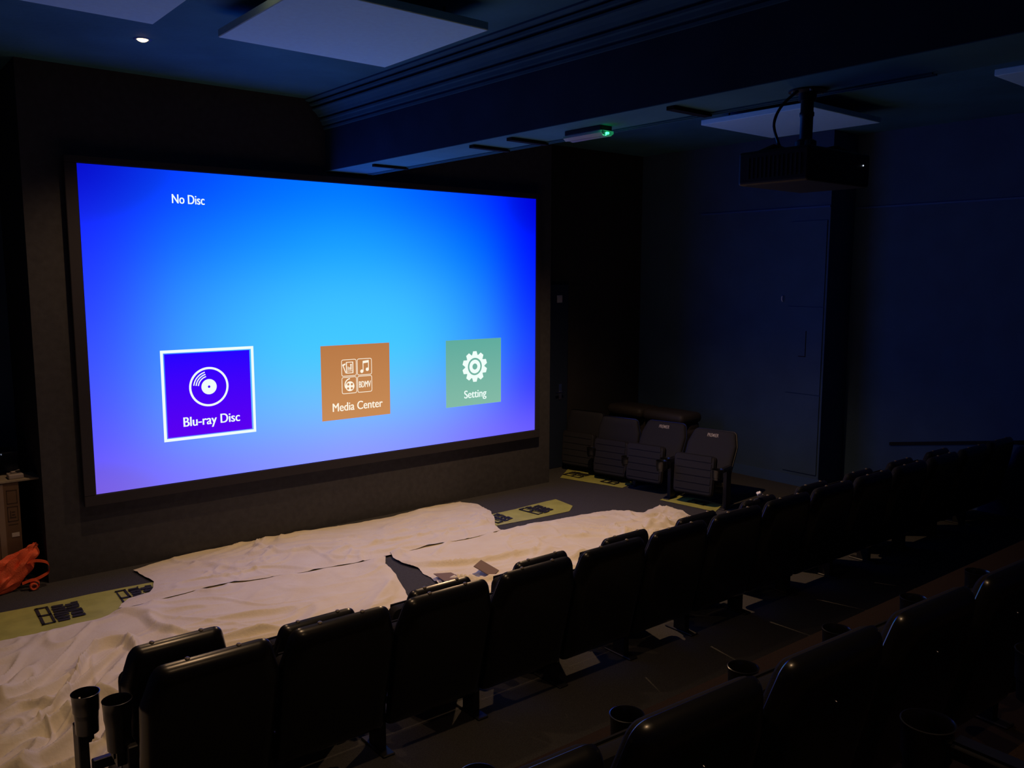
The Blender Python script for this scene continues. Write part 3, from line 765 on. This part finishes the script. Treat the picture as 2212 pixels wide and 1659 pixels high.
def make_seat(name, label, group, pitch, loc, rotz, recline=0.22, drop=0.0, arms=(True, False), arm=(0.0, 0.33, 0.455, 0.12),
              text=None, pan_mat='fabric', back_mat='fabric', pan_y=0.0, bolts=True, slot=False, pan_z=0.0, wide=1.0):
    """origin on the floor below the foot of the back; faces +Y; arm = (cup offset in x, cup y, rim height, cup depth)"""
    r = thing(name, label, 'cinema seat', loc, rotz, group)
    z0 = 0.14-drop
    Mb = Matrix.Translation((0, 0, z0)) @ Matrix.Rotation(recline, 4, 'X')    # back frame: x, y forward, z up the back
    def ringat(pts, y, ins=0.0):
        q = shrink(pts, ins)
        return [Mb @ Vector((p.x, y, p.y)) for p in q]
    pts = [Vector((p.x*wide, p.y)) for p in seat_outline()]
    bm = bmesh.new()
    rr = [ringat(pts, 0.0, 0.003)]
    for k in range(11):
        t = PI/2*k/10; rr.append(ringat(pts, -0.004-0.056*math.sin(t), 0.072*(1-math.cos(t))))
    rr.append(ringat(pts, -0.0602, 0.084)); rr.append(ringat(pts, -0.0602, 0.16))
    loft(bm, rr)
    bm_obj('back_shell', bm, M['plastic'], r, smooth=True)
    p2 = inset_poly(pts, 0.012); bm = bmesh.new()
    loft(bm, [ringat(p2, 0.001), ringat(p2, 0.014), ringat(p2, 0.024, 0.008), ringat(p2, 0.031, 0.022), ringat(p2, 0.034, 0.045), ringat(p2, 0.035, 0.058), ringat(p2, 0.0352, 0.068), ringat(p2, 0.0352, 0.14)])
    cu = bm_obj('back_cushion', bm, M[back_mat], r, smooth=True)
    if text:
        me = text_mesh(text, 0.120, 0.036, 0.002)
        for v in me.vertices:
            a, b = 0.060-v.co.x, v.co.y
            v.co = Mb @ Vector((a, 0.0365, BL-0.095+b))
        obj('lettering', me, M['label'], cu)
    if bolts == 'top':
        for sx in (-0.10, 0.10):
            bm = bmesh.new(); lathe(bm, [(0.011, -0.004), (0.010, 0.002), (0.006, 0.005), (0.0005, 0.006)], 12, Mb @ Vector((sx, -0.006, BL)), Mb.to_3x3())
            bm_obj('bolt', bm, M['bolt'], r, smooth=True)
    elif bolts == 'rear':
        bm = bmesh.new(); lathe(bm, [(0.0005, 0.004), (0.004, 0.003), (0.005, -0.003)], 10, Mb @ Vector((0.0, -0.0615, BL-0.17)), (Mb.to_3x3() @ Matrix.Rotation(PI/2, 3, 'X')))
        bm_obj('screw', bm, M['chrome'], r, smooth=True)
    # tipped-up seat
    Mp = Matrix.Translation((0, 0.095+pan_y, 0.185-drop*0.6+pan_z)) @ Matrix.Rotation(0.10, 4, 'X')
    pp = round_poly([(-0.215*wide, 0.0), (0.215*wide, 0.0), (0.225*wide, 0.40), (-0.225*wide, 0.40)], 0.045, 5)
    def pring(y, ins): return [Mp @ Vector((p.x, y, p.y)) for p in shrink(pp, ins)]
    bm = bmesh.new(); loft(bm, [pring(-0.030, 0.03), pring(-0.022, 0.008), pring(0.015, 0.0), pring(0.022, 0.004)])
    bm_obj('seat_cushion', bm, M['fabric'], r, smooth=True)
    bm = bmesh.new(); loft(bm, [pring(0.020, 0.010), pring(0.036, 0.012), pring(0.042, 0.022)])
    for k in range(5): add_box(bm, -0.185*wide, 0.185*wide, 0.041, 0.048, 0.05+0.072*k, 0.105+0.072*k, Mp)
    bm_obj('seat_pan', bm, M[pan_mat], r)
    # hinge beam and pedestals
    bm_obj('cross_bar', box_bm(-pitch/2+0.03, pitch/2-0.03, 0.005, 0.040, 0.22-drop*0.9, 0.265-drop*0.9, 0.006), M['steel'], r)
    for side, on in ((-1, arms[0]), (1, arms[1])):
        if not on: continue
        x = side*pitch/2
        bm = bmesh.new(); add_box(bm, x-0.020, x+0.020, 0.0, 0.10, 0.0, 0.42-drop)
        add_box(bm, x-0.032, x+0.032, -0.06, 0.16, 0.0, 0.012)
        bmesh.ops.bevel(bm, geom=bm.edges[:], offset=0.004, segments=1, affect='EDGES')
        bm_obj('leg', bm, M['steel'], r)
        dx, cy, zt, ch = arm; xa = x+dx; zt -= drop
        bm = bmesh.new(); zb = zt-min(ch*0.5, 0.05)
        if cy > 0.16: add_box(bm, xa-0.028, xa+0.028, -0.02, cy-0.05, zt-0.05, zt-0.01)
        else: add_box(bm, xa-0.024, xa+0.024, cy-0.01, 0.14, zt-ch-0.05, zt-ch+0.004)
        bmesh.ops.bevel(bm, geom=bm.edges[:], offset=0.010, segments=3, affect='EDGES')
        zl = zt-0.05 if cy > 0.16 else zt-ch-0.04
        if zl > 0.42-drop or abs(dx) > 0.03: add_box(bm, min(x, xa)-0.018, max(x, xa)+0.018, 0.03, 0.08, min(0.40-drop, zl-0.02), max(zl+0.01, 0.42-drop))
        ar = bm_obj('armrest', bm, M['plastic'], r)
        bm = bmesh.new(); cup(bm, xa, cy, zt, ch, slot and side < 0)
        bm_obj('cup_holder', bm, M['plastic'], ar, smooth=True)
    return r

ORD = ['first', 'second', 'third', 'fourth', 'fifth', 'sixth', 'seventh', 'eighth', 'ninth', 'tenth', 'eleventh', 'twelfth', 'thirteenth', 'fourteenth']
def row_label(i, n, what, off=0):
    if i == 0: return 'black cinema seat at the left end of %s' % what
    if i == n-1: return 'black cinema seat at the far right end of %s' % what
    return 'black cinema seat, %s from the left in %s' % (ORD[i], what)

# the long row across the photograph
P2, N2 = 0.548, 14
yaw2, G2 = -0.018, 'seats of the long middle row'
W2 = 'the long middle row'
def pos2(i): return (-0.655+0.225+P2*i, -3.40-0.018*P2*i, FZ)
make_seat('cinema_chair', row_label(0, N2, W2), G2, P2, pos2(0), yaw2, arms=(True, False), arm=(-0.035, 0.06, 0.60, 0.20), bolts='top')
first = make_seat('cinema_chair', row_label(1, N2, W2), G2, P2, pos2(1), yaw2, arms=(True, False), arm=(0.0, 0.09, 0.46, 0.10), bolts='top')
for i in range(2, N2): dup(first, pos2(i), yaw2, row_label(i, N2, W2))

# front row, pushed close in front of it: wider spaced and lower
P1, N1 = 0.687, 11
G1 = 'seats of the front row'
W1 = 'the half hidden front row'
def pos1(i): return ((-0.515+P1*i) if i else -0.465, -3.07-0.006*i, FZ)
make_seat('cinema_chair', row_label(0, N1, W1), G1, P1, pos1(0), -0.01, drop=0.040, arms=(True, False), arm=(0.02, 0.02, 0.57, 0.17), bolts='top', slot=True, wide=0.82)
first = make_seat('cinema_chair', row_label(1, N1, W1), G1, P1, pos1(1), -0.01, drop=0.118, arms=(True, False), arm=(0.0, 0.20, 0.46, 0.10), bolts='top', wide=0.82)
for i in range(2, N1): dup(first, pos1(i), -0.01, row_label(i, N1, W1))

# raised row nearest the camera
P3 = 0.565; yaw3 = -0.062
W3 = 'the raised row at the lower right'
first = None
for i in range(-1, 6):
    x = -0.115+P3*i*math.cos(yaw3)+0.225; y = -5.455+P3*i*math.sin(yaw3)+0.140
    lb = row_label(i+1, 7, W3)
    if first is None:
        first = make_seat('cinema_chair', lb, 'seats of the raised row', P3, (x, y, T2), yaw3, drop=0.015, arms=(True, False), arm=(-0.055, 0.345, 0.45, 0.14), bolts='rear')
    else: dup(first, (x, y, T2), yaw3, lb)

# scrap of white paper on one front-row seat
bm = bmesh.new(); bmesh.ops.create_icosphere(bm, subdivisions=3, radius=0.028)
for v in bm.verts: v.co *= 0.75+0.5*noise.noise(v.co*45)
tag(bm_obj('paper_scrap', bm, M['white'], loc=(3.60, -3.262, 0.072)), 'small crumpled white paper on top of a front row seat back', 'paper')

# topmost row beside the photographer: only armrests and cup holders show
P4 = 0.565
first = make_seat('cinema_chair', 'black cinema seat in the topmost row, its cup holder low in the bottom right corner', 'seats of the topmost row', P4, (0.22+P4/2, -6.30, T3), -0.03, arm=(0.0, 0.33, 0.45, 0.13), bolts='rear')
dup(first, (0.22+P4*1.5, -6.32, T3), -0.03, 'black cinema seat in the topmost row, its cup holder at the right edge')

# four spare seats by the right wall
A0 = math.radians(102)
SP = [(5.25, 0.24, 'black spare cinema seat farthest along the right wall, beside the dark doorway', None, 0.14),
      (5.21, -0.32, 'black spare cinema seat with ribbed pan left of the two PREMIER seats', None, 0.14),
      (5.20, -0.86, 'black spare cinema seat lettered PREMIER, the one farther from the camera', 'PREMIER', 0.50),
      (5.20, -1.50, 'black spare cinema seat lettered PREMIER, the one nearer the front row', 'PREMIER', 0.50)]
for k, (x, y, lb, tx, rc) in enumerate(SP):
    make_seat('cinema_chair', lb, 'spare seats along the right wall', 0.60, (x, y, FZ), A0, recline=rc, drop=0.03 if tx else 0.10, arms=(True, k == 3), arm=(0.0, 0.27, 0.45, 0.10),
              text=tx, pan_mat='greyfabric', back_mat='greyfabric', bolts=False, pan_y=0.06 if tx else 0.0, pan_z=-0.06)

# long padded sofa behind the spare seats
so = thing('sofa', 'long black padded sofa against the right wall behind the spare seats', 'sofa', (5.95, 0.0, FZ))
def pad(x0, x1, y0, y1, z0, z1, b=0.05): return box_bm(x0, x1, y0, y1, z0, z1, b, 4)
bm_obj('base', pad(-0.30, 0.30, -0.66, 0.50, 0.04, 0.34, 0.03), M['sofa'], so, smooth=True)
bm_obj('backrest', pad(0.08, 0.31, -0.66, 0.50, 0.30, 0.60, 0.06), M['sofa'], so, smooth=True)
for y0, y1 in ((-0.68, -0.07), (-0.06, 0.50)):
    bm_obj('back_cushion', pad(-0.06, 0.32, y0, y1, 0.575, 0.70, 0.058), M['sofa'], so, smooth=True)
bm_obj('armrest', pad(-0.30, 0.30, -0.76, -0.66, 0.04, 0.52, 0.04), M['sofa'], so, smooth=True)
bm_obj('armrest', pad(-0.30, 0.30, 0.42, 0.54, 0.04, 0.52, 0.04), M['sofa'], so, smooth=True)
for x in (-0.25, 0.25):
    for y in (-0.70, 0.46): bm_obj('leg', box_bm(x-0.02, x+0.02, y-0.02, y+0.02, 0, 0.05), M['steel'], so)
